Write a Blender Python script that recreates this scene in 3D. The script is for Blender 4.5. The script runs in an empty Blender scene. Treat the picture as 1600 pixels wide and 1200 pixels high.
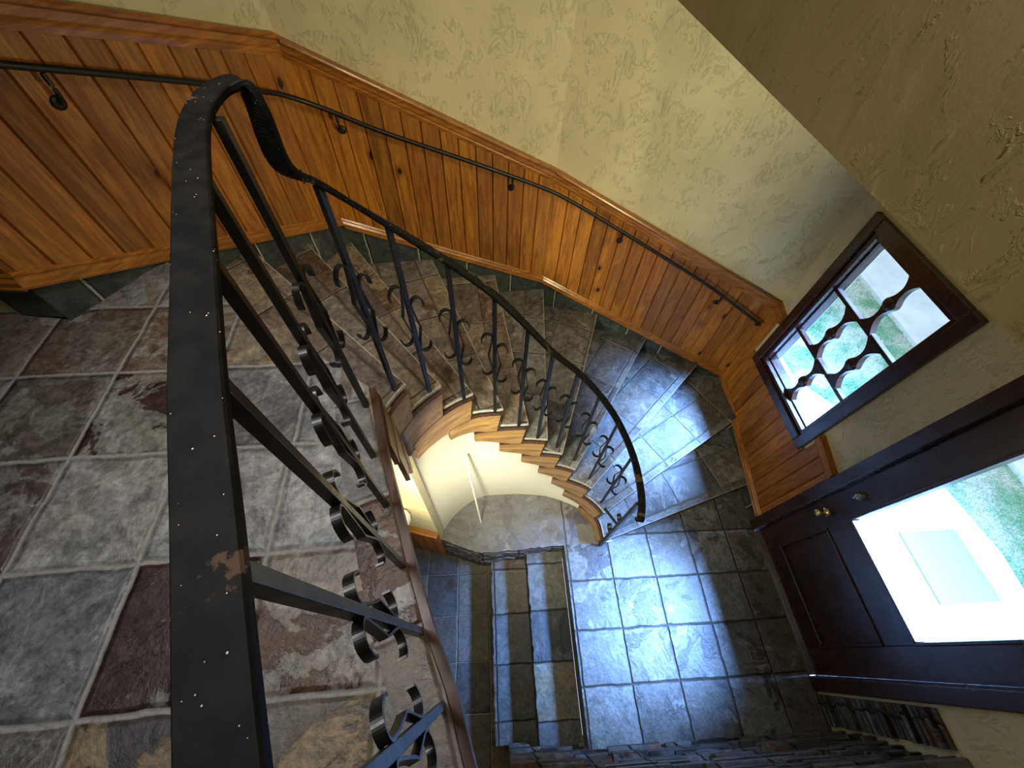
import bpy, math, random
from mathutils import Vector, Matrix
random.seed(7)
H = 3.42                      # entry floor is world z = 0; camera-relative heights are shifted by H
C = bpy.context.scene.collection

# ------------------------------------------------------------------ helpers
def V(*a): return Vector(a)
def crom(pts, n=8, closed=False):
    P = [Vector(p) for p in pts]; out = []
    for i in range(len(P)-1):
        p0 = P[i-1] if i > 0 else P[0]*2-P[1]
        p1, p2 = P[i], P[i+1]
        p3 = P[i+2] if i+2 < len(P) else P[-1]*2-P[-2]
        for k in range(n):
            t = k/n
            out.append(.5*((2*p1)+(p2-p0)*t+(2*p0-5*p1+4*p2-p3)*t*t+(3*p1-p0-3*p2+p3)*t**3))
    out.append(P[-1]); return out

class MB:
    def __init__(s): s.v = []; s.f = []; s.m = []; s.sm = []
    def add(s, vs, fs, mi=0, smooth=False):
        b = len(s.v); s.v += [tuple(v) for v in vs]
        for f in fs: s.f.append([b+i for i in f]); s.m.append(mi); s.sm.append(smooth)
    def box(s, a, b, mi=0):
        x0, y0, z0 = a; x1, y1, z1 = b
        s.add([(x0,y0,z0),(x1,y0,z0),(x1,y1,z0),(x0,y1,z0),(x0,y0,z1),(x1,y0,z1),(x1,y1,z1),(x0,y1,z1)],
              [(0,3,2,1),(4,5,6,7),(0,1,5,4),(1,2,6,5),(2,3,7,6),(3,0,4,7)], mi)
    def prism(s, poly, z0, z1, mt=0, ms=0, mb=None):
        """poly: list of (x,y) ccw; z0/z1 numbers or lists (bottom, top)"""
        n = len(poly)
        zb = z0 if isinstance(z0, (list, tuple)) else [z0]*n
        zt = z1 if isinstance(z1, (list, tuple)) else [z1]*n
        vs = [(p[0], p[1], zb[i]) for i, p in enumerate(poly)]+[(p[0], p[1], zt[i]) for i, p in enumerate(poly)]
        s.add(vs, [list(range(n, 2*n))], mt); s.add(vs, [list(range(n-1, -1, -1))], ms if mb is None else mb)
        s.add(vs, [(i, (i+1) % n, n+(i+1) % n, n+i) for i in range(n)], ms)
    def sweep(s, path, sect, wdir=None, mi=0, smooth=True, scale=None):
        """path: points; sect: closed list of (a,b) offsets along (width dir, normal); wdir: fixed or per point width dir"""
        P = [Vector(p) for p in path]; n = len(P); m = len(sect); vs = []
        for i, p in enumerate(P):
            t = (P[min(i+1, n-1)]-P[max(i-1, 0)]).normalized()
            w = wdir[i] if isinstance(wdir, list) else wdir
            w = Vector(w) if w is not None else Vector((0, 0, 1)).cross(t)
            if w.length < 1e-4: w = Vector((1, 0, 0))
            w = (w-t*w.dot(t)).normalized(); nn = t.cross(w)
            k = scale[i] if scale else 1
            for a, b in sect: vs.append(p+w*a*k+nn*b*k)
        fs = [(i*m+j, i*m+(j+1) % m, (i+1)*m+(j+1) % m, (i+1)*m+j) for i in range(n-1) for j in range(m)]
        s.add(vs, fs, mi, smooth)
        s.add(vs, [list(range(m-1, -1, -1)), list(range((n-1)*m, n*m))], mi)
    def tube(s, path, r, k=10, mi=0):
        s.sweep(path, [(math.cos(2*math.pi*j/k)*r, math.sin(2*math.pi*j/k)*r) for j in range(k)], None, mi)
    def lathe(s, prof, k=24, M=Matrix.Identity(4), mi=0):
        vs = []; n = len(prof)
        for r, z in prof:
            for j in range(k):
                a = 2*math.pi*j/k; vs.append(M @ Vector((r*math.cos(a), r*math.sin(a), z)))
        s.add(vs, [(i*k+j, i*k+(j+1) % k, (i+1)*k+(j+1) % k, (i+1)*k+j) for i in range(n-1) for j in range(k)], mi, True)
        s.add(vs, [list(range(k-1, -1, -1)), list(range((n-1)*k, n*k))], mi)
    def build(s, name, mats, parent=None, mat=None, bevel=0, fix=True, shift=True):
        me = bpy.data.meshes.new(name)
        me.from_pydata([tuple(v) for v in s.v], [], s.f)
        mats = mats if isinstance(mats, (list, tuple)) else [mats]
        for m in mats: me.materials.append(m)
        for p, mi, sm in zip(me.polygons, s.m, s.sm): p.material_index = mi; p.use_smooth = sm
        if fix:
            import bmesh
            bm = bmesh.new(); bm.from_mesh(me); bmesh.ops.recalc_face_normals(bm, faces=bm.faces); bm.to_mesh(me); bm.free()
        o = bpy.data.objects.new(name, me); C.objects.link(o)
        W = mat.copy() if mat else Matrix.Identity(4)
        if parent is not None:
            o.parent = parent; o.matrix_parent_inverse = Matrix.Identity(4)
            o.matrix_basis = parent.matrix_basis_world.inverted() @ W if hasattr(parent, 'x') else pinv(parent) @ (T0 @ W)
        else:
            o.matrix_basis = T0 @ W
        if bevel:
            b = o.modifiers.new('bevel', 'BEVEL'); b.width = bevel; b.segments = 2; b.limit_method = 'ANGLE'; b.angle_limit = math.radians(40)
        return o
T0 = Matrix.Translation((0, 0, H))
def wmat(o):
    return wmat(o.parent) @ o.matrix_basis if o.parent else o.matrix_basis
def pinv(o): return wmat(o).inverted()
def empty(name, loc):
    o = bpy.data.objects.new(name, None); C.objects.link(o); o.empty_display_size = .1
    o.matrix_basis = T0 @ Matrix.Translation(loc); return o
def tag(o, label=None, cat=None, group=None, kind=None):
    for k, v in (('label', label), ('category', cat), ('group', group), ('kind', kind)):
        if v: o[k] = v
    return o

# ------------------------------------------------------------------ node materials
class NT:
    def __init__(s, name):
        s.mat = bpy.data.materials.new(name); s.mat.use_nodes = True; s.t = s.mat.node_tree; s.t.nodes.clear()
        s.out = s.t.nodes.new('ShaderNodeOutputMaterial')
    def n(s, typ, **kw):
        nd = s.t.nodes.new(typ)
        for k, v in kw.items(): setattr(nd, k, v)
        return nd
    def put(s, sock, v):
        if isinstance(v, bpy.types.NodeSocket): s.t.links.new(v, sock)
        else: sock.default_value = v
    def math(s, op, a, b=0.0, c=0.0, clamp=False):
        nd = s.n('ShaderNodeMath', operation=op); nd.use_clamp = clamp
        s.put(nd.inputs[0], a); s.put(nd.inputs[1], b)
        if op in ('MULTIPLY_ADD', 'COMPARE', 'SMOOTH_MIN'): s.put(nd.inputs[2], c)
        return nd.outputs[0]
    def vm(s, op, a, b=(0, 0, 0)):
        nd = s.n('ShaderNodeVectorMath', operation=op); s.put(nd.inputs[0], a)
        if op == 'SCALE': s.put(nd.inputs['Scale'], b)
        else: s.put(nd.inputs[1], b)
        return nd.outputs[0]
    def noise(s, vec, scale, detail=4, rough=.55, dist=0, typ='FBM'):
        nd = s.n('ShaderNodeTexNoise', noise_type=typ); s.put(nd.inputs['Vector'], vec)
        nd.inputs['Scale'].default_value = scale; nd.inputs['Detail'].default_value = detail
        nd.inputs['Roughness'].default_value = rough; nd.inputs['Distortion'].default_value = dist
        return nd.outputs[0]
    def ramp(s, f, stops, interp='LINEAR'):
        nd = s.n('ShaderNodeValToRGB'); nd.color_ramp.interpolation = interp; s.put(nd.inputs[0], f)
        e = nd.color_ramp.elements
        while len(e) < len(stops): e.new(.5)
        for i, (p, c) in enumerate(stops):
            e[i].position = p; e[i].color = (c, c, c, 1) if isinstance(c, (int, float)) else tuple(c)+(1,)
        return nd.outputs[0]
    def mix(s, f, a, b, typ='MIX'):
        nd = s.n('ShaderNodeMix', data_type='RGBA', blend_type=typ); s.put(nd.inputs[0], f)
        for i, v in ((6, a), (7, b)): s.put(nd.inputs[i], v if isinstance(v, bpy.types.NodeSocket) else tuple(v)+(1,))
        return nd.outputs[2]
    def maprange(s, v, a, b, c, d, smooth=False):
        nd = s.n('ShaderNodeMapRange'); nd.interpolation_type = 'SMOOTHSTEP' if smooth else 'LINEAR'
        s.put(nd.inputs[0], v)
        for i, q in enumerate((a, b, c, d)): s.put(nd.inputs[i+1], q)
        return nd.outputs[0]
    def coord(s, loc=(0, 0, 0), rot=(0, 0, 0), scale=(1, 1, 1), kind='Object'):
        tc = s.n('ShaderNodeTexCoord'); mp = s.n('ShaderNodeMapping')
        s.t.links.new(tc.outputs[kind], mp.inputs[0])
        mp.inputs['Location'].default_value = loc; mp.inputs['Rotation'].default_value = rot; mp.inputs['Scale'].default_value = scale
        return mp.outputs[0]
    def bump(s, h, strength=.5, dist=.01, normal=None):
        nd = s.n('ShaderNodeBump'); nd.inputs['Strength'].default_value = strength; nd.inputs['Distance'].default_value = dist
        s.put(nd.inputs['Height'], h)
        if normal: s.put(nd.inputs['Normal'], normal)
        return nd.outputs[0]
    def pbr(s, col, rough=.5, normal=None, metal=0, spec=.5, coat=0, emit=None, es=0):
        b = s.n('ShaderNodeBsdfPrincipled')
        s.put(b.inputs['Base Color'], col if isinstance(col, bpy.types.NodeSocket) else tuple(col)+(1,))
        s.put(b.inputs['Roughness'], rough); b.inputs['Metallic'].default_value = metal
        b.inputs['Specular IOR Level'].default_value = spec; b.inputs['Coat Weight'].default_value = coat
        b.inputs['Coat Roughness'].default_value = .2
        if normal: s.put(b.inputs['Normal'], normal)
        if emit: b.inputs['Emission Color'].default_value = tuple(emit)+(1,); b.inputs['Emission Strength'].default_value = es
        s.t.links.new(b.outputs[0], s.out.inputs[0]); return s.mat

def slate(name, ox=0, oy=0, ang=0, size=(.33, .33), pal=None, grout=(.30, .28, .25), gw=.005, seed=0, tiles=True, vertical=False, rough=.45, contrast=1, rust=(.16, .075, .04), bright=1, over=None):
    t = NT(name)
    pal = pal or [(.13, .12, .12), (.20, .19, .18), (.16, .13, .10), (.24, .23, .22), (.10, .08, .08)]
    pal = [tuple(c*bright for c in p) for p in pal]
    # rotate about origin so that tile axes run along `ang`
    tc = t.n('ShaderNodeTexCoord'); base = tc.outputs['Object']
    sub = t.vm('SUBTRACT', base, (ox, oy, 0))
    rt = t.n('ShaderNodeVectorRotate', rotation_type='Z_AXIS'); t.put(rt.inputs['Vector'], sub); rt.inputs['Angle'].default_value = -ang
    vec = rt.outputs[0]
    if vertical:
        sx = t.n('ShaderNodeSeparateXYZ'); t.put(sx.inputs[0], vec); cx = t.n('ShaderNodeCombineXYZ')
        t.put(cx.inputs[0], t.math('ADD', sx.outputs[0], sx.outputs[1]) if vertical == 'diag' else sx.outputs[0]); t.put(cx.inputs[1], sx.outputs[2]); vec2 = cx.outputs[0]
    else: vec2 = vec
    wob = t.n('ShaderNodeTexNoise'); t.put(wob.inputs['Vector'], vec); wob.inputs['Scale'].default_value = 9; wob.inputs['Detail'].default_value = 3
    w = t.vm('SCALE', t.vm('SUBTRACT', wob.outputs[1], (.5, .5, .5)), .018)
    d = t.vm('DIVIDE', t.vm('ADD', vec2, w), (size[0], size[1], 1))
    cell = t.vm('ADD', t.vm('MULTIPLY', t.vm('FLOOR', d), (1, 1, 0)), (seed*3.7+.5, seed*1.3+.5, 2.5))
    wn = t.n('ShaderNodeTexWhiteNoise', noise_dimensions='3D'); t.put(wn.inputs['Vector'], cell)
    sc = t.n('ShaderNodeSeparateColor'); t.put(sc.inputs[0], wn.outputs['Color'])
    st = [(i/len(pal), p) for i, p in enumerate(pal)]
    tile_c = t.ramp(sc.outputs[0], st, 'CONSTANT'); rustamt = .8; rc_ = None
    if over:
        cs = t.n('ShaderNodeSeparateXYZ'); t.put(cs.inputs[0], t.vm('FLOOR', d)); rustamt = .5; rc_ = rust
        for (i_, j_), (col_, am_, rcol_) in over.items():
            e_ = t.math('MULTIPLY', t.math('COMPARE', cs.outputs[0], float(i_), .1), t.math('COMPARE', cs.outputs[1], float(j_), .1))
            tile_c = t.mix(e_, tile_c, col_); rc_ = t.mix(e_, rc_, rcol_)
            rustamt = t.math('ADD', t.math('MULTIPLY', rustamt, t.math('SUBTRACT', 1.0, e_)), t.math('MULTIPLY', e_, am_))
    # vein coordinates jump from tile to tile
    vc = t.vm('ADD', vec, t.vm('SCALE', wn.outputs['Color'], 9.0))
    patch = t.noise(vc, 4.5, 7, .62, .9)
    rid = t.noise(vc, 7, 8, .6, .5, 'RIDGED_MULTIFRACTAL')
    fine = t.noise(vc, 55, 6, .7)
    mid = t.noise(vc, 16, 6, .65, .6)
    thr = t.maprange(sc.outputs[1], 0, 1, .48, .76) if not over else .50
    pm = t.maprange(t.math('SUBTRACT', patch, thr), -.012, .03, 0, 1, True)
    rustc = t.mix(sc.outputs[2], rust, (rust[0]*.42, rust[1]*.35, rust[2]*.55))
    c = t.mix(t.math('MULTIPLY', pm, rustamt), tile_c, rc_ if rc_ is not None else rustc)
    pm2 = t.maprange(t.math('SUBTRACT', t.noise(t.vm('ADD', vc, (5, 2, 1)), 3.2, 8, .68, 1.2), .57), 0, .03, 0, .75, True)
    c = t.mix(t.math('MULTIPLY', pm2, .5 if over else 1.0), c, tuple(x*1.5 for x in pal[1]))
    k = t.math('MULTIPLY', t.maprange(mid, .3, .7, 1-.4*contrast, 1+.45*contrast), t.maprange(fine, .3, .7, 1-.32*contrast, 1+.4*contrast))
    k = t.math('MULTIPLY', k, t.maprange(rid, 0, 1.4, .82, 1.12))
    c = t.vm('SCALE', c, k)
    hgt = t.math('ADD', t.math('MULTIPLY', patch, 1.0), t.math('MULTIPLY', t.math('ADD', mid, t.math('MULTIPLY', fine, .35)), .45))
    hgt = t.math('ADD', hgt, t.math('MULTIPLY', pm, .12))
    ro = t.maprange(mid, .3, .7, rough-.12, rough+.2)
    if tiles:
        fr = t.vm('FRACTION', d); sf = t.n('ShaderNodeSeparateXYZ'); t.put(sf.inputs[0], fr)
        def edge(o, s_): return t.math('MULTIPLY', t.math('MINIMUM', o, t.math('SUBTRACT', 1.0, o)), s_)
        e = t.math('MINIMUM', edge(sf.outputs[0], size[0]), edge(sf.outputs[1], size[1]))
        g = t.maprange(e, gw*.6, gw, 1, 0, True)
        gc = t.vm('SCALE', grout, t.maprange(fine, .3, .7, .7, 1.25)) if False else t.mix(t.maprange(fine, .35, .65, 0, 1), tuple(x*.7 for x in grout), tuple(x*1.15 for x in grout))
        c = t.mix(g, c, gc)
        gd = t.maprange(e, 0, gw*2.4, 0, 1, True)
        hgt = t.math('ADD', t.math('MULTIPLY', hgt, gd), t.math('MULTIPLY', gd, .5))
        ro = t.math('ADD', ro, t.math('MULTIPLY', g, .3))
    nrm = t.bump(hgt, .75, .014)
    return t.pbr(c, ro, nrm, spec=.5)

def wood(name, light, dark, plank=0, axis='z', grain=1.0, knots=False, rough=.35, coat=.3, var=.25):
    t = NT(name)
    tc = t.n('ShaderNodeTexCoord'); vec = tc.outputs['Object']
    sx = t.n('ShaderNodeSeparateXYZ'); t.put(sx.inputs[0], vec)
    o = {'x': sx.outputs[0], 'y': sx.outputs[1], 'z': sx.outputs[2]}
    if plank:
        idx = t.math('FLOOR', t.math('DIVIDE', o['x'], plank))
        wn = t.n('ShaderNodeTexWhiteNoise', noise_dimensions='1D'); t.put(wn.inputs['W'], t.math('ADD', idx, .37)); rnd = wn.outputs[0]
        off = t.n('ShaderNodeCombineXYZ'); t.put(off.inputs[1], t.math('MULTIPLY', rnd, 7)); t.put(off.inputs[2], t.math('MULTIPLY', rnd, 13))
        vec = t.vm('ADD', vec, off.outputs[0])
    else: rnd = None
    sc = {'z': (1, 1, .09), 'x': (.09, 1, 1), 'y': (1, .09, 1)}[axis]
    st = t.vm('MULTIPLY', vec, sc)
    g1 = t.noise(st, 26*grain, 5, .6, 1.6); g2 = t.noise(st, 150*grain, 3, .6, .3); blot = t.noise(vec, 5, 4, .5, .5)
    f = t.maprange(g1, .34, .66, 0, 1, True)
    c = t.mix(f, dark, light)
    c = t.mix(t.maprange(blot, .35, .65, 0, .45), c, tuple(x*.55 for x in light))
    c = t.vm('SCALE', c, t.maprange(g2, .3, .7, .8, 1.2))
    if rnd is not None: c = t.vm('SCALE', c, t.maprange(rnd, 0, 1, 1-var, 1+var))
    if knots:
        kv = t.vm('MULTIPLY', vec, (1, .02, .62))
        vo = t.n('ShaderNodeTexVoronoi'); t.put(vo.inputs['Vector'], kv); vo.inputs['Scale'].default_value = 6.5
        sr = t.n('ShaderNodeSeparateColor'); t.put(sr.inputs[0], vo.outputs['Color'])
        on = t.math('GREATER_THAN', sr.outputs[0], .5)
        rad = t.maprange(sr.outputs[1], 0, 1, .045, .12)
        kn = t.math('MULTIPLY', t.maprange(t.math('SUBTRACT', vo.outputs['Distance'], rad), -.01, .025, 1, 0, True), on)
        halo = t.math('MULTIPLY', t.maprange(vo.outputs['Distance'], .08, .3, .55, 0, True), on)
        c = t.mix(halo, c, tuple(x*.45 for x in dark)); c = t.mix(kn, c, (.012, .005, .002))
    nr = t.bump(t.math('ADD', g1, t.math('MULTIPLY', g2, .4)), .12, .004)
    return t.pbr(c, t.maprange(blot, .3, .7, rough-.08, rough+.14), nr, coat=coat)

def plaster(name, col, strength=.5, scale=1.0, var=.12):
    t = NT(name); v = t.coord()
    a = t.noise(v, 7*scale, 3, .5, 1.4); b = t.noise(t.vm('MULTIPLY', v, (1, 1, .45)), 13*scale, 6, .62, 2.6)
    f = t.noise(v, 90*scale, 3, .6)
    ridge = t.maprange(t.math('ABSOLUTE', t.math('SUBTRACT', b, .5)), 0, .035, 1, 0, True)
    gate = t.maprange(a, .48, .58, 0, 1, True)
    sm = t.maprange(t.noise(v, 3.1*scale, 2, .5, .3), .5, .6, 0, 1, True)
    h = t.math('ADD', t.math('MULTIPLY', t.math('MULTIPLY', ridge, gate), .8), t.math('ADD', t.math('MULTIPLY', f, .12), t.math('MULTIPLY', sm, .25)))
    c = t.mix(t.maprange(t.noise(v, 2.2, 4, .6), .3, .7, 0, 1), tuple(x*(1-var) for x in col), tuple(min(1, x*(1+var)) for x in col))
    return t.pbr(c, .75, t.bump(h, strength, .008), spec=.25)

PAL_BROWN = [tuple(c*1.3 for c in q) for q in [(.150, .118, .090), (.115, .085, .065), (.185, .145, .100), (.10, .078, .068), (.150, .128, .112)]]
PAL_GREY = [(.125, .125, .128), (.165, .160, .155), (.100, .092, .088), (.185, .18, .17), (.135, .118, .100)]
PAL_LAND = [(.150, .145, .14), (.20, .198, .195), (.075, .045, .036), (.165, .155, .135), (.21, .208, .205), (.15, .125, .10)]
M = {}
MAR = (.036, .016, .013); BRN = (.085, .045, .028); TAN = (.24, .17, .09)
LAND_TILES = {(0, 0): ((.25, .25, .25), .1, BRN), (-1, 0): ((.23, .23, .228), .12, TAN), (-2, 0): ((.21, .206, .192), .1, TAN), (-3, 0): ((.14, .125, .11), .7, MAR),
 (-1, 1): ((.105, .098, .095), .35, (.2, .2, .2)), (-2, 1): ((.17, .16, .135), 1.0, MAR), (-3, 1): ((.13, .12, .10), .5, MAR), (0, 1): ((.2, .2, .2), .1, BRN),
 (-1, -1): ((.034, .019, .017), .25, (.06, .035, .03)), (-2, -1): ((.13, .13, .135), .2, (.08, .08, .085)), (0, -1): ((.19, .165, .14), 1.0, BRN), (-3, -1): ((.10, .095, .09), .3, BRN),
 (-1, -2): ((.05, .045, .044), .6, TAN), (0, -2): ((.11, .092, .075), .8, TAN), (-2, -2): ((.10, .094, .08), .4, BRN), (-1, 2): ((.17, .14, .105), .6, TAN), (-2, 2): ((.165, .14, .11), .6, BRN), (-3, 2): ((.13, .11, .09), .5, BRN)}
M['landing'] = slate('slate_landing', -.625, .27, math.radians(2), (.335, .33), PAL_LAND, (.25, .235, .215), .008, 3, contrast=1.25, rust=(.14, .095, .06), over=LAND_TILES)
M['border'] = slate('slate_border', -.42, .78, math.radians(-71), (.37, .9), PAL_LAND, (.25, .235, .215), .007, 8, rust=(.13, .075, .05))
M['entry'] = slate('slate_entry', .935, .12, 0, (.34, .33), [(.13, .13, .13), (.165, .165, .165), (.11, .10, .095), (.18, .185, .18), (.14, .125, .11)], (.055, .052, .05), .0045, 1, contrast=1.15, rust=(.085, .075, .075))
M['lower'] = slate('slate_lower', -.32, .30, 0, (.27, .33), [(.15, .14, .12), (.07, .075, .08), (.16, .13, .08), (.11, .10, .095)], (.36, .34, .31), .004, 5, rust=(.14, .075, .03))
M['step'] = slate('slate_step', 0, .28, 0, (3, .34), [(.17, .13, .09), (.11, .12, .13), (.15, .14, .12), (.13, .10, .09)], (.05, .045, .04), .004, 6, rust=(.11, .07, .04))
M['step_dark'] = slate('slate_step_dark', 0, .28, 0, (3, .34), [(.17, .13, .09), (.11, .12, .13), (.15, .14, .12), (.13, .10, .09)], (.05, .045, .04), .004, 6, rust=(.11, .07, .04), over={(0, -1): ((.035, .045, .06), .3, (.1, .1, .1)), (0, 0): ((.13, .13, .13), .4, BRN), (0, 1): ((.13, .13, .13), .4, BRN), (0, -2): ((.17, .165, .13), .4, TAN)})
M['riser'] = slate('slate_riser', 0, 0, 0, (.33, 9), [(.07, .062, .055), (.085, .08, .072), (.06, .052, .05)], (.12, .11, .1), .003, 2, tiles=False, rough=.55)
M['skirt'] = slate('slate_skirting', .12, 0, 0, (.34, 9), [(.045, .060, .052), (.06, .074, .07), (.05, .058, .062)], (.42, .42, .38), .006, 9, vertical=True, rust=(.035, .04, .042), rough=.4)
M['platform'] = slate('slate_platform', .60, 0, 0, (1.4, 3), [(.19, .185, .19), (.17, .165, .172)], (.08, .075, .07), .004, 4, contrast=.45, rust=(.15, .145, .15))
M['ledger'] = slate('stacked_stone', 0, 0, 0, (.3, .05), [(.10, .10, .105), (.13, .13, .135), (.075, .07, .07)], (.02, .02, .02), .006, 11, vertical='diag')
M['mortar'] = (lambda t: t.pbr(t.mix(t.maprange(t.noise(t.coord(), 60, 4), .3, .7, 0, 1), (.26, .25, .23), (.42, .41, .38)), .8))(NT('mortar'))
M['pine'] = wood('honey_pine', (.44, .165, .016), (.22, .065, .006), plank=.1, knots=True, rough=.5, coat=.03, var=.28)
M['pine_trim'] = wood('honey_pine_trim', (.44, .165, .020), (.24, .075, .010), axis='x', rough=.3, coat=.25)
M['oak'] = wood('oak_board', (.35, .205, .075), (.17, .088, .032), axis='x', grain=.8, rough=.4, coat=.15)
M['oak_edge'] = wood('oak_edge', (.10, .045, .032), (.05, .022, .018), axis='y', rough=.5, coat=.05)
M['dark'] = wood('dark_wood', (.050, .018, .013), (.022, .009, .008), axis='z', rough=.25, coat=.5)
M['plaster'] = plaster('cream_plaster', (.58, .52, .34), .55)
M['white'] = plaster('white_plaster', (.72, .70, .60), .12, .6, .05)
def iron(name, dust):
    t = NT(name); v = t.coord()
    vo = t.n('ShaderNodeTexVoronoi'); t.put(vo.inputs['Vector'], v); vo.inputs['Scale'].default_value = 170
    sr = t.n('ShaderNodeSeparateColor'); t.put(sr.inputs[0], vo.outputs['Color'])
    dot = t.math('MULTIPLY', t.math('LESS_THAN', vo.outputs['Distance'], t.maprange(sr.outputs[1], 0, 1, .06, .15)), t.math('GREATER_THAN', sr.outputs[0], .80))
    c = t.mix(t.maprange(t.noise(v, 30, 4), .4, .7, 0, 1), (.004, .004, .004), (.010, .009, .008))
    if dust:
        chip = t.maprange(t.noise(v, 9, 7, .6, .4), .63, .645, 0, 1, True)
        c = t.mix(chip, c, (.06, .035, .022)); c = t.mix(dot, c, (.45, .42, .36))
    return t.pbr(c, t.maprange(t.noise(v, 12, 3), .3, .7, .32, .5) if not dust else .6, t.bump(t.noise(v, 60, 4), .15, .003), spec=.5 if not dust else .08)
M['iron'] = iron('black_iron', False); M['iron_rail'] = iron('black_iron_rail', True)
M['brass'] = NT('brass').pbr((.75, .62, .32), .22, metal=1)
M['satin'] = NT('satin_nickel').pbr((.55, .52, .50), .3, metal=1)
M['shade'] = NT('lamp_shade_glass').pbr((.85, .8, .72), .4, emit=(1, .80, .52), es=.35)
M['stick'] = NT('white_painted_wood').pbr((.85, .83, .78), .45)
def glassmat():
    t = NT('window_glass'); tr = t.n('ShaderNodeBsdfTransparent'); gl = t.n('ShaderNodeBsdfGlossy'); gl.inputs['Roughness'].default_value = .02
    lw = t.n('ShaderNodeLayerWeight'); lw.inputs[0].default_value = .5; fr = t.n('ShaderNodeMath', operation='MULTIPLY_ADD'); t.put(fr.inputs[0], t.math('POWER', lw.outputs['Facing'], 5.0)); fr.inputs[1].default_value = .9; fr.inputs[2].default_value = .03; mx = t.n('ShaderNodeMixShader')
    tr.inputs[0].default_value = (.93, .96, .97, 1)
    t.put(mx.inputs[0], fr.outputs[0]); t.put(mx.inputs[1], tr.outputs[0]); t.put(mx.inputs[2], gl.outputs[0])
    t.t.links.new(mx.outputs[0], t.out.inputs[0]); return t.mat
M['glass'] = glassmat()
def lawnmat():
    t = NT('lawn'); v = t.coord(); a = t.noise(v, 3, 4); b = t.noise(v, 60, 4, .7)
    c = t.mix(t.maprange(a, .4, .6, 0, 1), (.55, .58, .46), (.22, .42, .24)); c = t.vm('SCALE', c, t.maprange(b, .3, .7, .45, 1.6))
    return t.pbr(c, .9, t.bump(b, .8, .03), spec=.1)
M['lawn'] = lawnmat()
M['blade'] = (lambda t: t.pbr(t.mix(t.maprange(t.noise(t.coord(), 3.0, 4), .44, .56, 0, 1), (.75, .78, .68), (.22, .50, .30)), .8, spec=.2))(NT('grass_blade'))
M['concrete'] = (lambda t: t.pbr(t.mix(t.maprange(t.noise(t.coord(), 2.5, 7, .65), .35, .65, 0, 1), (.62, .64, .66), (.80, .81, .80)), .9, t.bump(t.noise(t.coord(), 80, 3), .2, .003)))(NT('pale_concrete'))
M['mat'] = NT('grey_slab').pbr((.30, .31, .34), .95)  # colour of the added slab that imitates a reflection
M['ceil'] = plaster('ceiling_plaster', (.55, .5, .36), .3)

# ------------------------------------------------------------------ measured plan (camera at origin, z relative to camera)
RISE = .185
def tz(i): return -1.20-RISE*i          # 0 = upper landing, 1..11 = treads, 12 = entry floor
INNER = [(-.43, .82), (-.355, .945), (-.235, 1.06), (-.095, 1.135), (.065, 1.148), (.22, 1.148), (.355, 1.135), (.475, 1.115), (.59, 1.075), (.735, 1.00), (.85, .87), (.872, .71)]
NDIR = [144.5, 137, 131, 124, 110, 97, 84, 70, 56, 43.7, 30, 17]
C00, C01, C12, C23 = Vector((-1.62, 1.18)), Vector((-.94, 2.41)), Vector((.465, 2.537)), Vector((2.22, 2.09))
CW = Vector((-2.6, 1.345))
CF = Vector((2.22, -.68))
FX = 2.22
curve = crom([(a, b, 0) for a, b in INNER], 8)   # 8 samples per tread
def ic(i, off=0):
    """point on the inner curve, i in tread units, off>0 = towards the wall"""
    if i < 0:
        L_ = -i*.17; q = Vector((-.43, .82, 0)); e_ = [Vector((x, y, 0)) for x, y in ((-.43, .82), (-.408, .76), (-.36, .58), (-.295, .39))]; j = 0
        while j < 2 and L_ > (e_[j+1]-e_[j]).length: L_ -= (e_[j+1]-e_[j]).length; j += 1
        d = (e_[j+1]-e_[j]).normalized(); return e_[j]+d*L_+Vector((d.y, -d.x, 0))*off
    k = i*8; a = int(min(max(math.floor(k), 0), len(curve)-2)); f = k-a
    p = curve[a]*(1-f)+curve[a+1]*f; d = (curve[a+1]-curve[a]).normalized()
    n = Vector((-d.y, d.x, 0))
    return p+n*off
def hit(p, ang):
    d = Vector((math.cos(math.radians(ang)), math.sin(math.radians(ang)))); p = Vector(p[:2]); best = None
    for a, b in ((CW, C00), (C00, C01), (C01, C12), (C12, C23), (C23, CF)):
        e = b-a; den = d.x*e.y-d.y*e.x
        if abs(den) < 1e-9: continue
        w = a-p; t = (w.x*e.y-w.y*e.x)/den; u = (w.x*d.y-w.y*d.x)/den
        if t > .2 and -.02 <= u <= 1.02 and (best is None or t < best): best = t
    return p+d*best

# ------------------------------------------------------------------ walls
def wallmat(a, b):
    d = (b-a).normalized(); ang = math.atan2(d.y, d.x)
    return Matrix.Translation((a.x, a.y, 0)) @ Matrix.Rotation(ang, 4, 'Z'), (b-a).length
TOP = 1.35
def plain_wall(name, a, b, z0, z1, mat, thick=.12, label=None):
    W, L = wallmat(a, b); m = MB(); m.box((-.0, 0, z0), (L, thick, z1))
    return tag(m.build(name, mat, None, W), label, kind='structure')
plain_wall('wall_left', C00, C01, -4.1, TOP, M['plaster'], label='cream plaster wall above the leftmost pine wainscot')
plain_wall('wall_back', C01, C12, -4.1, TOP, M['plaster'], label='cream plaster wall above the middle pine wainscot')
plain_wall('wall_back_right', C12, C23, -4.1, TOP, M['plaster'], label='cream plaster wall between the middle wall and the window wall')
plain_wall('wall_far_left', CW, C00, -1.4, TOP, M['plaster'], label='short wall turning away at the far left edge')
plain_wall('wall_west', Vector((-2.6, -1.7)), CW, -4.1, TOP, M['plaster'])
plain_wall('wall_south', Vector((.06, -1.7)), Vector((-2.6, -1.7)), -4.1, TOP, M['plaster'])
plain_wall('wall_entry_side', CF, Vector((.06, -.68)), -4.1, TOP, M['plaster'])
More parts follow.
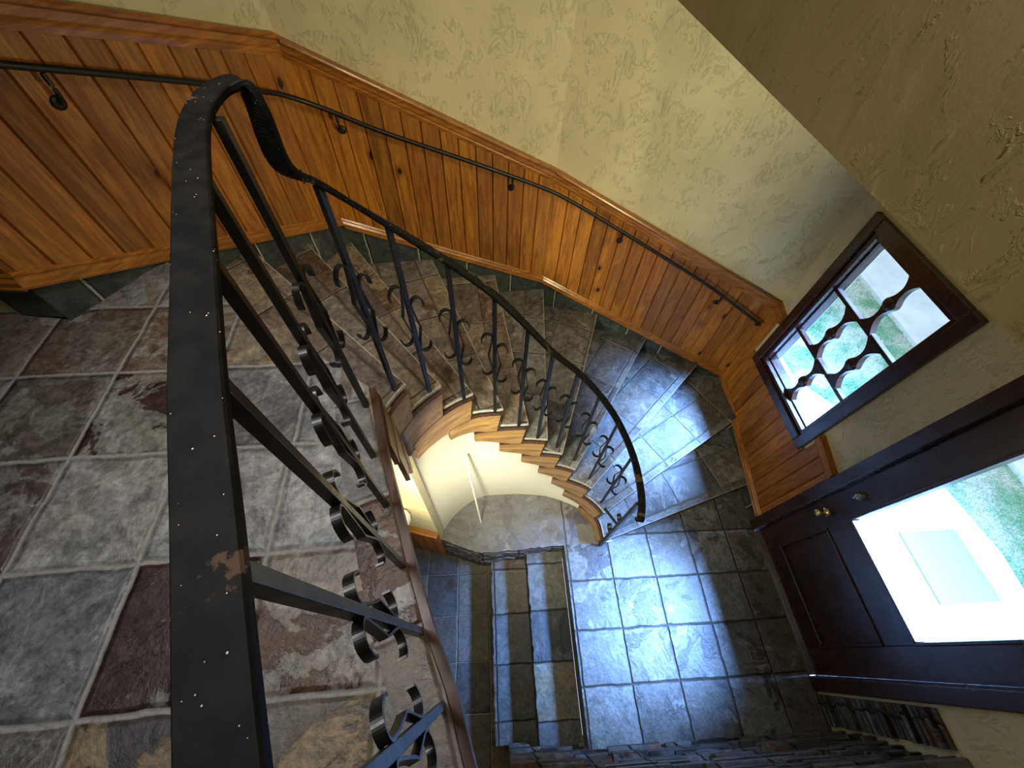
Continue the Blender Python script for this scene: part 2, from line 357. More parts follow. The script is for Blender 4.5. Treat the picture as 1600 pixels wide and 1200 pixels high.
plain_wall('wall_return', Vector((.06, -.68)), Vector((.06, -1.7)), -4.1, TOP, M['plaster'])
# front wall with window and door openings
WY0, WY1, WZ0, WZ1 = 1.17, 1.88, -2.50, -1.30
DY0, DY1, DZ1 = -.245, .765, -1.28
m = MB(); x0, x1 = FX, FX+.16
for y0, y1, z0, z1 in ((WY1, 2.3, -4.1, TOP), (WY0, WY1, -4.1, WZ0), (WY0, WY1, WZ1, TOP), (DY1, WY0, -4.1, TOP), (DY0, DY1, -4.1, tz(12)), (DY0, DY1, DZ1, TOP), (-.85, DY0, -4.1, TOP)):
    m.box((x0, y0, z0), (x1, y1, z1))
tag(m.build('wall_right', M['plaster']), 'cream plaster wall holding the window and the entry door', kind='structure')
m = MB(); m.box((.85, -.68, -.465), (FX, 2.32, TOP-.002))
tag(m.build('wall_bulkhead', M['plaster']), 'dark textured bulkhead wall filling the upper right', kind='structure')
m = MB(); m.box((-2.7, -1.8, TOP), (2.5, 2.8, TOP+.1)); tag(m.build('ceiling', M['ceil']), kind='structure')

# ------------------------------------------------------------------ wainscot, mouldings, slate skirting
PW = .1
def wainscot(idx, a, b, zb0, zb1, zt0, zt1, ta, tb, s0=0, s1=None, skirt=True, cut=None, label='', side='', bottom=-.55):
    """zb: bottom line (underside of base moulding), zt: top of cap; ta/tb: half-turn angles at both ends"""
    W, L = wallmat(a, b); s1 = L if s1 is None else s1
    root = empty('trim_%d' % idx, (a.x+W[0][0]*(s0+s1)/2, a.y+W[1][0]*(s0+s1)/2, (zb0+zb1)/2)); tag(root, label, kind='structure')
    zb = lambda s: zb0+(zb1-zb0)*s/L
    zt = lambda s: zt0+(zt1-zt0)*s/L
    m = MB(); s = s0
    p = PW; k = math.floor(s0/p)
    while k*p < s1-1e-6:
        u0, u1 = max(s0, k*p), min(s1, (k+1)*p); k += 1
        if u1-u0 < .004: continue
        g = .005
        cols = [(u0, -.002), (u0+g, -.016), (u1-g, -.016), (u1, -.002)] if u1-u0 > 3*g else [(u0, -.01), (u1, -.01)]
        segs = [(zb, zt)]
        if cut and u1 > cut[0]+.01 and u0 < cut[1]-.01: segs = [(zb, lambda q: cut[2])]
        for lo, hi in segs:
            for (c0, c1) in zip(cols[:-1], cols[1:]):
                q = [(c0[0], c0[1], lo(c0[0])+.02), (c1[0], c1[1], lo(c1[0])+.02), (c1[0], c1[1], hi(c1[0])-.02), (c0[0], c0[1], hi(c0[0])-.02)]
                m.add(q, [(0, 1, 2, 3)])
    m.build('panelling', M['pine'], root, W, fix=False)
    def moulding(name, prof, z_of, sa, sb, A, B):
        n = len(prof); vs = []
        for (ss, tt, sg) in ((sa, A, 1), (sb, B, -1)):
            for (pr, dz) in prof:
                q = ss+sg*pr*math.tan(tt); vs.append((q, -pr, z_of(q)+dz))
        mm = MB(); mm.add(vs, [(i, (i+1) % n, n+(i+1) % n, n+i) for i in range(n)]+[list(range(n)), list(range(2*n-1, n-1, -1))])
        return mm.build(name, M['pine_trim'], root, W)
    cap = [(0, 0), (.046, 0), (.050, -.008), (.046, -.018), (.032, -.026), (.030, -.050), (.024, -.060), (.026, -.068), (.020, -.088), (0, -.088)]
    if cut:
        moulding('cap_moulding', cap, zt, s0, cut[0], ta, 0); moulding('cap_moulding', cap, zt, cut[1], s1, 0, tb)
    else: moulding('cap_moulding', cap, zt, s0, s1, ta, tb)
    bas = [(0, .062), (.018, .062), (.026, .052), (.024, .044), (.034, .032), (.034, .014), (.040, .010), (.038, 0), (0, 0)]
    moulding('base_moulding', bas, zb, s0, s1, ta, tb)
    if skirt:
        mm = MB(); q0, q1 = s0+.014*math.tan(ta), s1-.014*math.tan(tb)
        vs = [(q0, -.014, zb(q0)), (q1, -.014, zb(q1)), (q1, -.014, zb(q1)+bottom), (q0, -.014, zb(q0)+bottom)]
        vs += [(v[0], 0, v[2]) for v in vs]
        mm.add(vs, [(3, 2, 1, 0), (4, 5, 6, 7), (0, 1, 5, 4), (1, 2, 6, 5), (2, 3, 7, 6), (3, 0, 4, 7)])
        b_ = mm.build('baseboard_'+side, M['skirt'], None, W); tag(b_, 'dark green slate skirting tiles along the %s wall' % side.replace('_', ' '), kind='structure')
    return W, L
hd = lambda d: math.radians(d)/2
Lf = 1.23
Wl, _ = wainscot(1, CW, C00, -1.13, -1.03, -.25, -.19, 0, -hd(70), s0=.80, label='pine wainscot end at the far left edge', side='far_left', bottom=-.15)
W0, L0 = wainscot(2, C00, C01, -1.03, -1.615, -.19, -.64, -hd(70), hd(56), label='pine wainscot of wide slanting planks at left', side='left')
W1, L1 = wainscot(3, C01, C12, -1.62, -2.23, -.64, -1.31, hd(56), hd(19.4), label='pine wainscot in the middle behind the stairs', side='back')
W2, L2 = wainscot(4, C12, C23, -2.23, -3.02, -1.31, -2.07, hd(19.4), hd(75.8), label='pine wainscot running down to the window corner', side='back_right')
W3, L3 = wainscot(5, C23, Vector((FX, .84)), -3.02, -3.30, -2.06, -2.37, hd(75.8), 0, cut=(.13, 1.0, -2.5), label='reddish pine wainscot under the window', side='right', bottom=-.2)

# ------------------------------------------------------------------ floors
def shape(name, poly, z0, z1, mats, label=None, **kw):
    m = MB(); m.prism(poly, z0, z1, 0, len(mats)-1 if len(mats) > 1 else 0)
    return tag(m.build(name, mats, None), label, kind='structure')
edge = [(-.43, .82), (-.408, .76), (-.36, .58), (-.295, .39), (-.24, .23), (-.18, .07), (-.12, -.06), (-.08, -.18), (.0, -.42), (.055, -.66)]
def edge_off(o):
    out = []
    for i, p in enumerate(edge):
        a, b = edge[max(i-1, 0)], edge[min(i+1, len(edge)-1)]
        d = Vector((b[0]-a[0], b[1]-a[1])).normalized(); n = Vector((-d.y, d.x))      # pointing to the void (+x side)
        out.append((p[0]+n.x*o, p[1]+n.y*o))
    return out
inner_b = edge_off(-.125)
w0d = (C01-C00).normalized(); PO = C00+w0d*.40; dP = (PO-Vector(edge[0])).normalized()
poly = [tuple(PO), tuple(C00), tuple(CW), (-2.6, -1.7), (.055, -1.7)]+[inner_b[-1]]+inner_b[:-1][::-1]
d164 = Vector((math.cos(math.radians(164)), math.sin(math.radians(164))))
poly[-1] = (edge[0][0]+dP.x*.13, edge[0][1]+dP.y*.13)
shape('floor', poly, -1.42, -1.20, [M['landing'], M['riser']], 'slate tiled upper landing at left')
e0 = edge_off(-.004); e0[0] = edge[0]
b_in = edge_off(-.1255); b_in[0] = poly[-1]
shape('floor_border', e0+b_in[::-1], -1.28, -1.1995, [M['border'], M['mortar']], 'row of border slate tiles along the landing edge')
# wooden edge board of the landing
m = MB(); oo = crom([(a, b, 0) for a, b in edge_off(.021)], 4); ii = crom([(a, b, 0) for a, b in edge_off(-.003)], 4)
m.prism([(p.x, p.y) for p in oo]+[(p.x, p.y) for p in ii[::-1]], -1.258, -1.212)
tag(m.build('trim_6', M['oak_edge'], bevel=.008), 'long dark red wooden edge board of the landing', kind='structure')

# entry floor, lower floor, platform
zf = tz(12)
shape('floor_entry', [(.58, -.66), (FX+.16, -.66), (FX+.16, 1.75), (1.6, 1.4), (.885, .95), (.885, .72), (.58, .72)], zf-.18, zf, [M['entry'], M['riser']], 'blue grey slate entry floor before the door')
shape('floor_lower', [(-2.6, -1.7), (.58, -1.7), (.58, .9), (-.3, .9), (-2.6, 1.5)], -4.1, -3.975, [M['lower']], 'slate floor at the foot of the lower steps')
m = MB()
arc = [ic(k/4) for k in range(0, 45)]
wallarc = [ic(k/4, .009) for k in range(0, 45)]
front = [(.58, .722), (.40, .712), (.24, .702), (.05, .694), (-.10, .692), (-.14, .700), (-.27, .748), (-.42, .808)]
jag = []
for i in range(len(front)-1):
    for k in range(5):
        t = k/5; jag.append((front[i][0]*(1-t)+front[i+1][0]*t+random.uniform(-.005, .005), front[i][1]*(1-t)+front[i+1][1]*t+random.uniform(-.006, .006)))
pl = [(p.x, p.y) for p in wallarc]
pl2 = pl+[(.872, .7205)]+jag+[front[-1]]
m.prism(pl2, zf-.555, zf-.02, 0, 1); m.prism(pl2, zf-.02, zf-.0005, 0, 1)
for z_ in (-.07, -.12, -.19, -.27, -.36, -.45):                          # ragged courses of the stone face
    row = [(x+random.uniform(-.006, .006), y-random.uniform(.0, .012)) for x, y in jag]
    m.prism(row+[(x, y+.05) for x, y in jag[::-1]], zf+z_-.05, zf+z_+.02, 1, 1)
tag(m.build('stone_platform', [M['platform'], M['ledger']]), 'half-round grey slate platform under the curved stairs', 'platform')

# curved plaster wall under the stairs
m = MB(); n = 11*6
top, bot, bo = [], [], []
for k in range(n+1):
    u = k/6; p = ic(min(u, 10.97), .012); q = ic(min(u, 10.97), .10)
    zt_ = -1.47-RISE*u+.05
    zt_ = max(zt_, zf+.02)
    top.append((p, q, zt_))
vs = []
for p, q, z_ in top: vs += [(p.x, p.y, zf-.01), (p.x, p.y, z_), (q.x, q.y, z_), (q.x, q.y, zf-.01)]
fs = []
for k in range(n):
    a, b = 4*k, 4*k+4; fs += [(a, b, b+1, a+1), (a+1, b+1, b+2, a+2), (a+2, b+2, b+3, a+3)]
m.add(vs, fs, 0, True)
o = m.build('wall_curved', M['white']); tag(o, 'curved white plaster wall under the stairs', kind='structure')
# wall of the lower hall, under the landing edge
A = Vector((-.42, .808)); B = A+d164*1.45
W, L = wallmat(B, A)
m = MB(); m.box((0, .0, -3.975), (L, .06, -1.42)); tag(m.build('wall_lower_hall', M['plaster'], None, W), 'lamp-lit yellow wall of the lower hall', kind='structure')
t7 = empty('trim_7', (B.x, B.y, -3.9)); tag(t7, 'short dark wainscot below the white wall lamp', kind='structure')
m = MB()
for k in range(15): m.box((k*.1+.002 if k*.1 < L-.1 else k*.1, -.016, -3.974), (min(k*.1+.098, L), -.001, -3.23))
m.build('panelling', M['pine'], t7, W)
m = MB(); m.box((0, -.045, -3.235), (L+.002, -.001, -3.20)); m.box((0, -.03, -3.262), (L, -.001, -3.235)); m.build('cap_moulding', M['pine_trim'], t7, W, bevel=.005)

# ------------------------------------------------------------------ curved staircase
stairs = empty('curved_staircase', (.2, 1.8, zf)); tag(stairs, 'curved staircase of slate treads with wooden board ends', 'staircase')
tread_mats = {}
outer = [hit(INNER[i], NDIR[i]) for i in range(12)]
corners = {3: C01, 6: C12, 10: C23}
w0d = (C01-C00).normalized(); outer[0] = C00+w0d*.40; outer[1] = C00+w0d*.76; outer[2] = C00+w0d*1.09
outer[3] = C01.copy(); outer[6] = C12.copy()
for i in range(1, 12):
    a0, a1 = i-1, i
    inn = [ic(a0+k/8) for k in range(9)]
    poly = [(p.x, p.y) for p in inn]
    poly.append(tuple(outer[i]))
    if i == 10: poly.append((C23.x, C23.y))
    poly.append(tuple(outer[i-1]))
    pal = PAL_BROWN if i <= 5 else PAL_GREY
    nd = math.radians(NDIR[i])
    ax = INNER[i]
    mt = slate('slate_tread_%d' % i, ax[0]-.03*i % .2, ax[1], nd, (.36+.03*(i % 3), .27+.02*(i % 2)), pal, (.22, .215, .20) if i > 4 else (.12, .10, .08), .0035, 20+i, contrast=1.25, rust=(.15, .085, .04) if i <= 5 else (.10, .088, .08))
    # riser / body
    m = MB(); m.prism(poly, tz(i)-RISE-.012, tz(i)-.022, 0, 0)
    t = m.build('riser', M['riser'], stairs)
    m = MB()
    # slab with a slightly overhanging nosing
    nv = Vector((math.sin(nd), -math.cos(nd)))*.012
    poly2 = list(poly); poly2[8] = (poly[8][0]+nv.x, poly[8][1]+nv.y); poly2[9] = (poly[9][0]+nv.x, poly[9][1]+nv.y)
    m.prism(poly2, tz(i)-.022, tz(i), 0, 1)
    t = m.build('tread', [mt, M['mortar']], stairs)
    # pale mortar bead along nosing and inner edge
    m = MB()
    bead = [(p.x, p.y, tz(i)+.0004) for p in inn[1:-1]]+[(poly2[8][0], poly2[8][1], tz(i)+.0004)]
    m.sweep(bead, [(-.005, -.003), (.003, -.003), (.003, .0015), (-.005, .0015)], None, 0, False)
    q = poly2[9]; m.sweep([(poly2[8][0], poly2[8][1], tz(i)+.0004), (q[0], q[1], tz(i)+.0004)], [(-.0005, -.003), (.004, -.003), (.004, .001), (-.0005, .001)], None, 0, False)
    m.build('mortar_edge', M['mortar'], stairs)
# wooden boards closing the tread ends (each spans two treads, lapping over the next)
for i in range(0, 12):
    u1 = i-.02; u0 = {0: -1.3, 1: -1.15, 2: -.55, 3: .45}.get(i, i-2.05)
    n = 14; m = MB(); vs = []
    lap = .0+.0
    dr = .27 if i <= 3 else .245
    if i == 0: dr = .22
    up = {0: 0, 1: .0, 2: .02, 3: .09}.get(i, .115)
    for k in range(n+1):
        f = k/n; u = u0*(1-f)+u1*f
        off = -.005-.006*((u1-u)/2)       # far end tucks slightly away
        p = ic(u, off+.0); q = ic(u, off-.020)
        zt_ = tz(i)-(.030 if i else .060)
        zb_ = tz(i)-dr+(up*(1-f))
        bow = 0
        if k == n:   # raked end following the riser
            pass
        zb_ = max(zb_, zf+.002); zt_ = max(zt_, zb_+.01)
        sk = .16 if f > .9 and i else 0; pb = ic(u-sk, off); qb = ic(u-sk, off-.020)
        vs += [(p.x, p.y, zt_), (q.x, q.y, zt_), (qb.x, qb.y, zb_), (pb.x, pb.y, zb_)]
    fs, ms = [], []
    for k in range(n):
        a, b = 4*k, 4*k+4
        m.add([], [])
    base = vs
    m.add(base, [(4*k, 4*k+4, 4*k+5, 4*k+1) for k in range(n)], 1, False)
    m.add(base, [(4*k+1, 4*k+5, 4*k+6, 4*k+2) for k in range(n)], 0, True)
    m.add(base, [(4*k+2, 4*k+6, 4*k+7, 4*k+3) for k in range(n)]+[(4*k+3, 4*k+7, 4*k+4, 4*k) for k in range(n)]+[(0, 1, 2, 3), (4*n+3, 4*n+2, 4*n+1, 4*n)], 1, False)
    cpt = ic((u0+u1)/2)
    tn = (ic(u1)-ic(u0)).normalized(); R = Matrix.Translation((cpt.x, cpt.y, tz(i)-.15)) @ Matrix.Rotation(math.atan2(tn.y, tn.x), 4, 'Z')
    inv = R.inverted(); m.v = [tuple(inv @ Vector(v)) for v in m.v]
    m.build('end_board', [M['oak'], M['oak_edge']], stairs, R)

# ------------------------------------------------------------------ lower straight steps
low = empty('straight_steps', (.28, .1, -3.975)); tag(low, 'straight slate steps going down from the entry floor under the landing', 'steps')
for k, (xa, xb) in enumerate(((.28, .58), (-.02, .28))):
    z_ = zf-RISE*(k+1)
    m = MB(); pts = []
    N_ = 40
    for j in range(N_+1):
        y = -.53+1.24*j/N_; pts.append((xa+random.uniform(-.004, .004)+(.006 if j % 9 == 0 else 0), y))
    poly = [(xb-.001, -.53)]+[(xb-.001, .71)]+pts[::-1]
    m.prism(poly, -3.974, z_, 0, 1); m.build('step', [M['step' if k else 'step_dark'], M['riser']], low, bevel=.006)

# ------------------------------------------------------------------ stacked stone wall at the bottom
def stacked(name, ax, s0, s1, z0, z1, fixed, sgn, label, cap):
    """rough ledge stones; ax 'x': runs along x on plane y=fixed facing +y; ax 'y': along y on plane x=fixed facing -x"""
    root = empty(name, ((s0+s1)/2, fixed, z0) if ax == 'x' else (fixed, (s0+s1)/2, z0)); tag(root, label, kind='structure')
    m = MB(); z = z0
    while z < z1-.01:
        h = min(random.uniform(.025, .055), z1-z); s = s0
        while s < s1-.01:
            w = min(random.uniform(.12, .38), s1-s); d = random.uniform(.008, .05)
            if ax == 'x': m.box((s+.002, fixed-.08, z+.002), (s+w-.002, fixed+d-.03, z+h-.002))
            else: m.box((fixed-d+.0, s+.002, z+.002), (fixed+.001, s+w-.002, z+h-.002))
            s += w
        z += h
    m.build('stones', M['ledger'], root, bevel=.004)
    if cap:
        m = MB(); m.box((s0-.01, fixed-.16, z1), (s1, fixed+.01, z1+.035)); m.build('ledge', M['platform'], root, bevel=.006)
    return root
stacked('trim_8', 'x', .07, FX, -3.975, -2.52, -.53, 1, 'rough stacked stone wall with blue light along the bottom', True)
stacked('trim_9', 'y', -.50, -.335, zf, -2.52, FX, -1, 'narrow stacked stone facing beside the door', False)

# ------------------------------------------------------------------ wrought iron railing
rail = empty('stair_railing', (-.13, -.09, -1.2)); tag(rail, 'black wrought iron stair railing with scrolled balusters', 'railing')
BAL = [(.05, -.49, 0), (-.01, -.28, 0), (-.13, -.09, 0), (-.19, .06, 0), (-.25, .22, 0), (-.315, .39, 0), (-.375, .55, 0), (-.424, .738, 0),
       (-.385, .925, 1), (-.277, 1.035, 2), (-.13, 1.105, 3), (.03, 1.137, 4), (.172, 1.137, 5), (.302, 1.145, 6), (.452, 1.162, 7), (.60, 1.14, 8), (.735, 1.068, 9), (.845, .94, 10)]
BAL[0] = (.02, -.43, 0); BAL[1] = (-.06, -.25, 0)
RL = .865
hpath = [(.034, -.47, -.2995), (-.074, -.215, -.2995), (-.151, -.034, -.2995), (-.201, .086, -.2995), (-.252, .206, -.2995), (-.309, .352, -.2995), (-.367, .498, -.2995), (-.418, .632, -.2995), (-.443, .71, -.2995), (-.455, .78, -.2995), (-.451, .838, -.2995), (-.424, .862, -.300), (-.412, .858, -.330), (-.418, .862, -.385), (-.424, .872, -.430), (-.424, .890, -.466), (-.41, .908, -.492)]
wkey = {11: (.75, -.66), 12: (.85, -.45), 13: (.93, -.05), 14: (.96, .0), 15: (.96, -.2), 16: (.92, -.38)}
hpath += [(x, y, tz(i)+RL+.006) for (x, y, i) in BAL[8:]]
hpath += [(.885, .80, -2.285), (.888, .70, -2.335), (.880, .64, -2.375)]
hp = crom([Vector(p) for p in hpath], 8)
for _ in range(2): hp = [hp[0]]+[(hp[k-1]+hp[k]*2+hp[k+1])/4 for k in range(1, len(hp)-1)]+[hp[-1]]
# curled end
e = hp[-1]; tdir = Vector((hp[-1].x-hp[-4].x, hp[-1].y-hp[-4].y, 0)).normalized()
for a in range(1, 9):
    an = a*.42; hp.append(e+tdir*(.022*math.sin(an))+Vector((0, 0, -.022*(1-math.cos(an)))))
# width direction: horizontal, perpendicular to the plan heading
wd = []
for k, p in enumerate(hp):
    a, b = hp[max(k-3, 0)], hp[min(k+3, len(hp)-1)]
    h = Vector((b.x-a.x, b.y-a.y, 0))
    if h.length < 1e-3: h = tdir
    h.normalize(); wd.append(Vector((h.y, -h.x, 0)))
for k in range(10*8, 17*8):
    a, f = divmod(k, 8); f /= 8
    if a in wkey and a+1 in wkey: wd[k] = (Vector(wkey[a]+(0,))*(1-f)+Vector(wkey[a+1]+(0,))*f).normalized()
w10 = wd[10*8]
for k in range(10*8, 11*8):
    f = (k-80)/8; wd[k] = (w10*(1-f)+Vector(wkey[11]+(0,))*f).normalized()
w17 = wd[17*8+4]
for k in range(16*8, 17*8+4):
    f = (k-128)/12; wd[k] = (Vector(wkey[16]+(0,))*(1-f)+w17*f).normalized()
for k in range(len(wd)-8, len(wd)): wd[k] = Vector((tdir.y, -tdir.x, 0))
m = MB(); w2, h2 = .0222, .0075
sect = [(-w2, -h2*.7), (-w2, h2*.35), (-w2+.003, h2), (w2-.003, h2), (w2, h2*.35), (w2, -h2*.7), (w2-.002, -h2), (-w2+.002, -h2)]
m.sweep(hp, sect, wd, 0, False)
m.build('handrail', M['iron_rail'], rail)
# scroll bars: path in (s, z) relative to upper weld
hookT = [(.058, -.026), (.056, -.004), (.044, .019), (.028, .024), (.014, .014), (.0095, 0)]
hookB = [(.0095, -.232), (.014, -.250), (.029, -.265), (.046, -.262), (.057, -.242), (.058, -.228)]
def scroll_path(sg):
    a = crom([(p[0]*sg, 0, p[1]) for p in hookT], 5); b = crom([(p[0]*sg, 0, p[1]) for p in hookB], 5)
    mid = [(.013*sg, 0, -.03), (.024*sg, 0, -.10), (.029*sg, 0, -.118), (.027*sg, 0, -.132), (.013*sg, 0, -.205)]
    return a+[Vector(q) for q in mid]+b
for k, (x, y, i) in enumerate(BAL):
    pv = BAL[max(k-1, 0)]; nx = BAL[min(k+1, len(BAL)-1)]
    tg = Vector((nx[0]-pv[0], nx[1]-pv[1], 0)).normalized()
    W = Matrix.Translation((x, y, tz(i))) @ Matrix.Rotation(math.atan2(tg.y, tg.x), 4, 'Z')
    top_ = (.895 if i == 0 else RL)
    m = MB(); m.box((-.0085, -.0085, 0), (.0085, .0085, top_))
    b = m.build('baluster', M['iron'], rail, W, bevel=.0012)
    for sg in (-1, 1):
        zo = .55 if i == 0 else (.63 if sg < 0 else .55)
        m = MB(); P = scroll_path(sg)
        m.sweep([p+Vector((0, 0, zo)) for p in P], [(-.008, -.0022), (.008, -.0022), (.008, .0022), (-.008, .0022)], (0, 1, 0), 0, False)
        for zz in (0, -.232): m.lathe([(.003, -.009), (.006, -.005), (.006, .005), (.003, .009)], 8, Matrix.Translation((.0075*sg, 0, zo+zz)))
        m.build('scroll', M['iron'], b, W)
# newel at the foot of the railing
nxy = (.872, .705)
m = MB(); m.box((nxy[0]-.012, nxy[1]-.012, tz(12)+.0), (nxy[0]+.012, nxy[1]+.012, -2.345)); nw = m.build('newel_post', M['iron'], rail, bevel=.0015)
J = Vector((.858, .885, tz(10)))
m = MB(); m.sweep([J+Vector((0, 0, .02)), Vector((nxy[0], nxy[1], -2.83))], [(-.007, -.007), (.007, -.007), (.007, .007), (-.007, .007)], None, 0, False); m.build('brace', M['iron'], nw)
for z0, dy, r in ((-2.76, .055, .03), (-3.04, .07, .036)):
    P = []
    for a in range(0, 30):
        an = a*.28; rr = r*(1-a/48); P.append((nxy[0]+.0, nxy[1]+.012+dy*.45+rr*math.cos(an+math.pi), z0+rr*math.sin(an+math.pi)+.0))
    P = [(nxy[0], nxy[1]+.013, z0-.09)]+P
    m = MB(); m.sweep(P, [(-.010, -.003), (.010, -.003), (.010, .003), (-.010, .003)], (1, 0, 0), 0, True); m.build('scroll', M['iron'], nw)

# ------------------------------------------------------------------ wall handrail with brackets
wr = empty('wall_handrail', (C01.x, C01.y, -.9)); tag(wr, 'thin black iron handrail on brackets along the pine wainscot', 'handrail')
def wp(W, s, off, z): return W @ Vector((s, -off, z))
OFF = .062
pts = [wp(W0, -.05, OFF, -.315), wp(W0, .4, OFF, -.485), wp(W0, .84, OFF, -.65), wp(W0, 1.17, OFF, -.785), wp(W0, 1.30, OFF, -.845), wp(W1, .13, OFF, -.925),
       wp(W1, .40, OFF, -1.045), wp(W1, .89, OFF, -1.23), wp(W1, 1.28, OFF, -1.385), wp(W2, .10, OFF, -1.47), wp(W2, .45, OFF, -1.62), wp(W2, 1.2, OFF, -1.965), wp(W2, 1.70, OFF, -2.24), wp(W2, 1.745, OFF, -2.268)]
P = crom(pts, 6)
m = MB(); m.sweep(P, [(-.010, -.006), (-.006, -.012), (.006, -.012), (.010, -.006), (.010, .004), (.005, .009), (-.005, .009), (-.010, .004)], None, 0, True)
e = P[-1]; dd = (P[-1]-P[-3]).normalized()
m.tube([e, e+dd*.012+Vector((0, 0, -.012)), e+dd*.012+Vector((.008, .02, -.03)), e+Vector((.012, .045, -.038))], .009, 8)
m.build('rail_bar', M['iron'], wr)
for W, s, z_ in ((W0, .46, -.515), (W1, .18, -.95), (W1, 1.12, -1.32), (W2, .51, -1.652), (W2, 1.36, -2.06)):
    m = MB(); m.tube(crom([wp(W, s, OFF, z_-.008), wp(W, s, OFF, z_-.06), wp(W, s, OFF-.015, z_-.088), wp(W, s, .014, z_-.096)], 5), .008, 8)
    R = W @ Matrix.Translation((s, -.016, z_-.096)) @ Matrix.Rotation(math.radians(90), 4, 'X')
    m.lathe([(.022, -.002), (.022, .004), (.016, .009), (.006, .011)], 16, R)
    m.build('bracket', M['iron'], wr)

# ------------------------------------------------------------------ window
win = empty('window_1', (FX, (WY0+WY1)/2, WZ0)); tag(win, 'dark wood window with six scalloped openings beside the door', kind='structure')
win['label'] = 'dark wooden window with turned-spindle mullions above the red pine wainscot'
m = MB(); cw = .075; dx = .028      # casing
a0, a1, b0, b1 = WY0-.065, WY1+.065, WZ0-.065, WZ1+.065
def ring(m, y0, y1, z0, z1, w, xa, xb, mi=0):
    m.box((xa, y0, z0), (xb, y0+w, z1), mi); m.box((xa, y1-w, z0), (xb, y1, z1), mi)
    m.box((xa, y0+w, z0), (xb, y1-w, z0+w), mi); m.box((xa, y0+w, z1-w), (xb, y1-w, z1), mi)
ring(m, a0, a1, b0, b1, cw, FX-dx, FX+.01); m.build('casing', M['dark'], win, bevel=.006)
m = MB(); ring(m, WY0, WY1, WZ0, WZ1, .03, FX+.0, FX+.12)
ring(m, WY0+.012, WY1-.012, WZ0+.012, WZ1-.012, .028, FX-.012, FX+.03); m.build('window_frame', M['dark'], win, bevel=.004)
SX0, SX1 = FX+.025, FX+.06
m = MB(); ring(m, WY0+.02, WY1-.02, WZ0+.02, WZ1-.02, .03, SX0, SX1)
zr1, zr2 = -1.715, -2.10
for z_ in (zr1, zr2): m.box((SX0, WY0+.03, z_-.013), (SX1, WY1-.03, z_+.013))
m.build('sash', M['dark'], win, bevel=.004)
def spindle(yc, z0, z1):
    mm = MB(); n = 28; L_ = z1-z0; pr = []
    for k in range(n+1):
        f = k/n; c = abs(f-.5)*2
        w = .013+.060*max(0, (c-.50)/.50)**1.8+.026*math.exp(-((c)/.21)**2)
        pr.append((w, z0+L_*f))
    vs = []
    for w, z_ in pr: vs += [(SX0-.004, yc-w, z_), (SX1, yc-w, z_), (SX1, yc+w, z_), (SX0-.004, yc+w, z_)]
    mm.add(vs, [(4*k+j, 4*k+(j+1) % 4, 4*k+4+(j+1) % 4, 4*k+4+j) for k in range(n) for j in range(4)]+[(0, 1, 2, 3), (4*n+3, 4*n+2, 4*n+1, 4*n)])
    zc = (z0+z1)/2
    mm.lathe([(.040, -.006), (.040, 0), (.034, .007), (.018, .011), (.004, .012)], 20, Matrix.Translation((SX0-.004, yc, zc)) @ Matrix.Rotation(math.radians(-90), 4, 'Y'))
    mm.build('spindle_mullion', M['dark'], win)
spindle(1.505, zr1, WZ1-.03); spindle(1.625, zr2, zr1); spindle(1.375, zr2, zr1); spindle(1.505, WZ0+.03, zr2)
m = MB(); m.box((FX+.075, WY0+.02, WZ0+.02), (FX+.08, WY1-.02, WZ1-.02)); m.build('window_pane', M['glass'], win)

# ------------------------------------------------------------------ door
door = empty('door_1', (FX, .26, zf)); tag(door, 'dark brown entry door with large glass pane', kind='structure')
m = MB(); z0, z1 = zf, DZ1
m.box((FX-.028, DY1-.005, z0), (FX+.02, DY1+.075, z1+.08)); m.box((FX-.028, DY0-.075, z0), (FX+.02, DY0+.005, z1+.08)); m.box((FX-.028, DY0+.005, z1-.005), (FX+.02, DY1-.005, z1+.08))
m.build('casing', M['dark'], door, bevel=.006)
m = MB(); m.box((FX+.02, DY1-.012, z0), (FX+.15, DY1, z1)); m.box((FX+.02, DY0, z0), (FX+.15, DY0+.012, z1)); m.box((FX+.02, DY0, z1-.012), (FX+.15, DY1, z1)); m.build('door_frame', M['dark'], door)
m = MB(); y0, y1 = DY0+.014, DY1-.014; lx0, lx1 = FX+.006, FX+.05
gy0, gy1, gz0, gz1 = -.075, .59, -2.46, -1.43
py0, py1, pz0, pz1 = -.075, .62, -3.20, -2.67
m.box((lx0, y1-.0-(y1-gy1), z0+.012), (lx1, y1, z1-.014)); m.box((lx0, y0, z0+.012), (lx1, gy0, z1-.014))
m.box((lx0, gy0, gz1), (lx1, gy1, z1-.014)); m.box((lx0, gy0, pz1), (lx1, gy1, gz0)); m.box((lx0, gy0, z0+.012), (lx1, gy1, pz0))
leaf = m.build('door_leaf', M['dark'], door, bevel=.003)
m = MB(); m.box((lx0+.014, gy0, pz0), (lx1-.01, gy1, pz1)); m.build('lower_panel', M['dark'], door)
m = MB(); ring(m, gy0-.002, gy1+.002, pz0-.002, pz1+.002, .02, lx0-.010, lx0+.02); m.build('panel_moulding', M['dark'], door, bevel=.006)
m = MB(); ring(m, gy0-.005, gy1+.005, gz0-.005, gz1+.005, .018, lx0-.008, lx0+.05); m.build('glass_moulding', M['dark'], door, bevel=.005)
m = MB(); m.box((lx0+.026, gy0, gz0), (lx0+.031, gy1, gz1)); m.build('glass_pane', M['glass'], door)
Rm = Matrix.Rotation(math.radians(-90), 4, 'Y')
m = MB(); m.lathe([(.034, 0), (.034, .004), (.028, .010), (.012, .014), (.010, .030), (.018, .038), (.026, .048), (.027, .058), (.020, .068), (.006, .071)], 24, Matrix.Translation((lx0, .675, -2.62)) @ Rm)
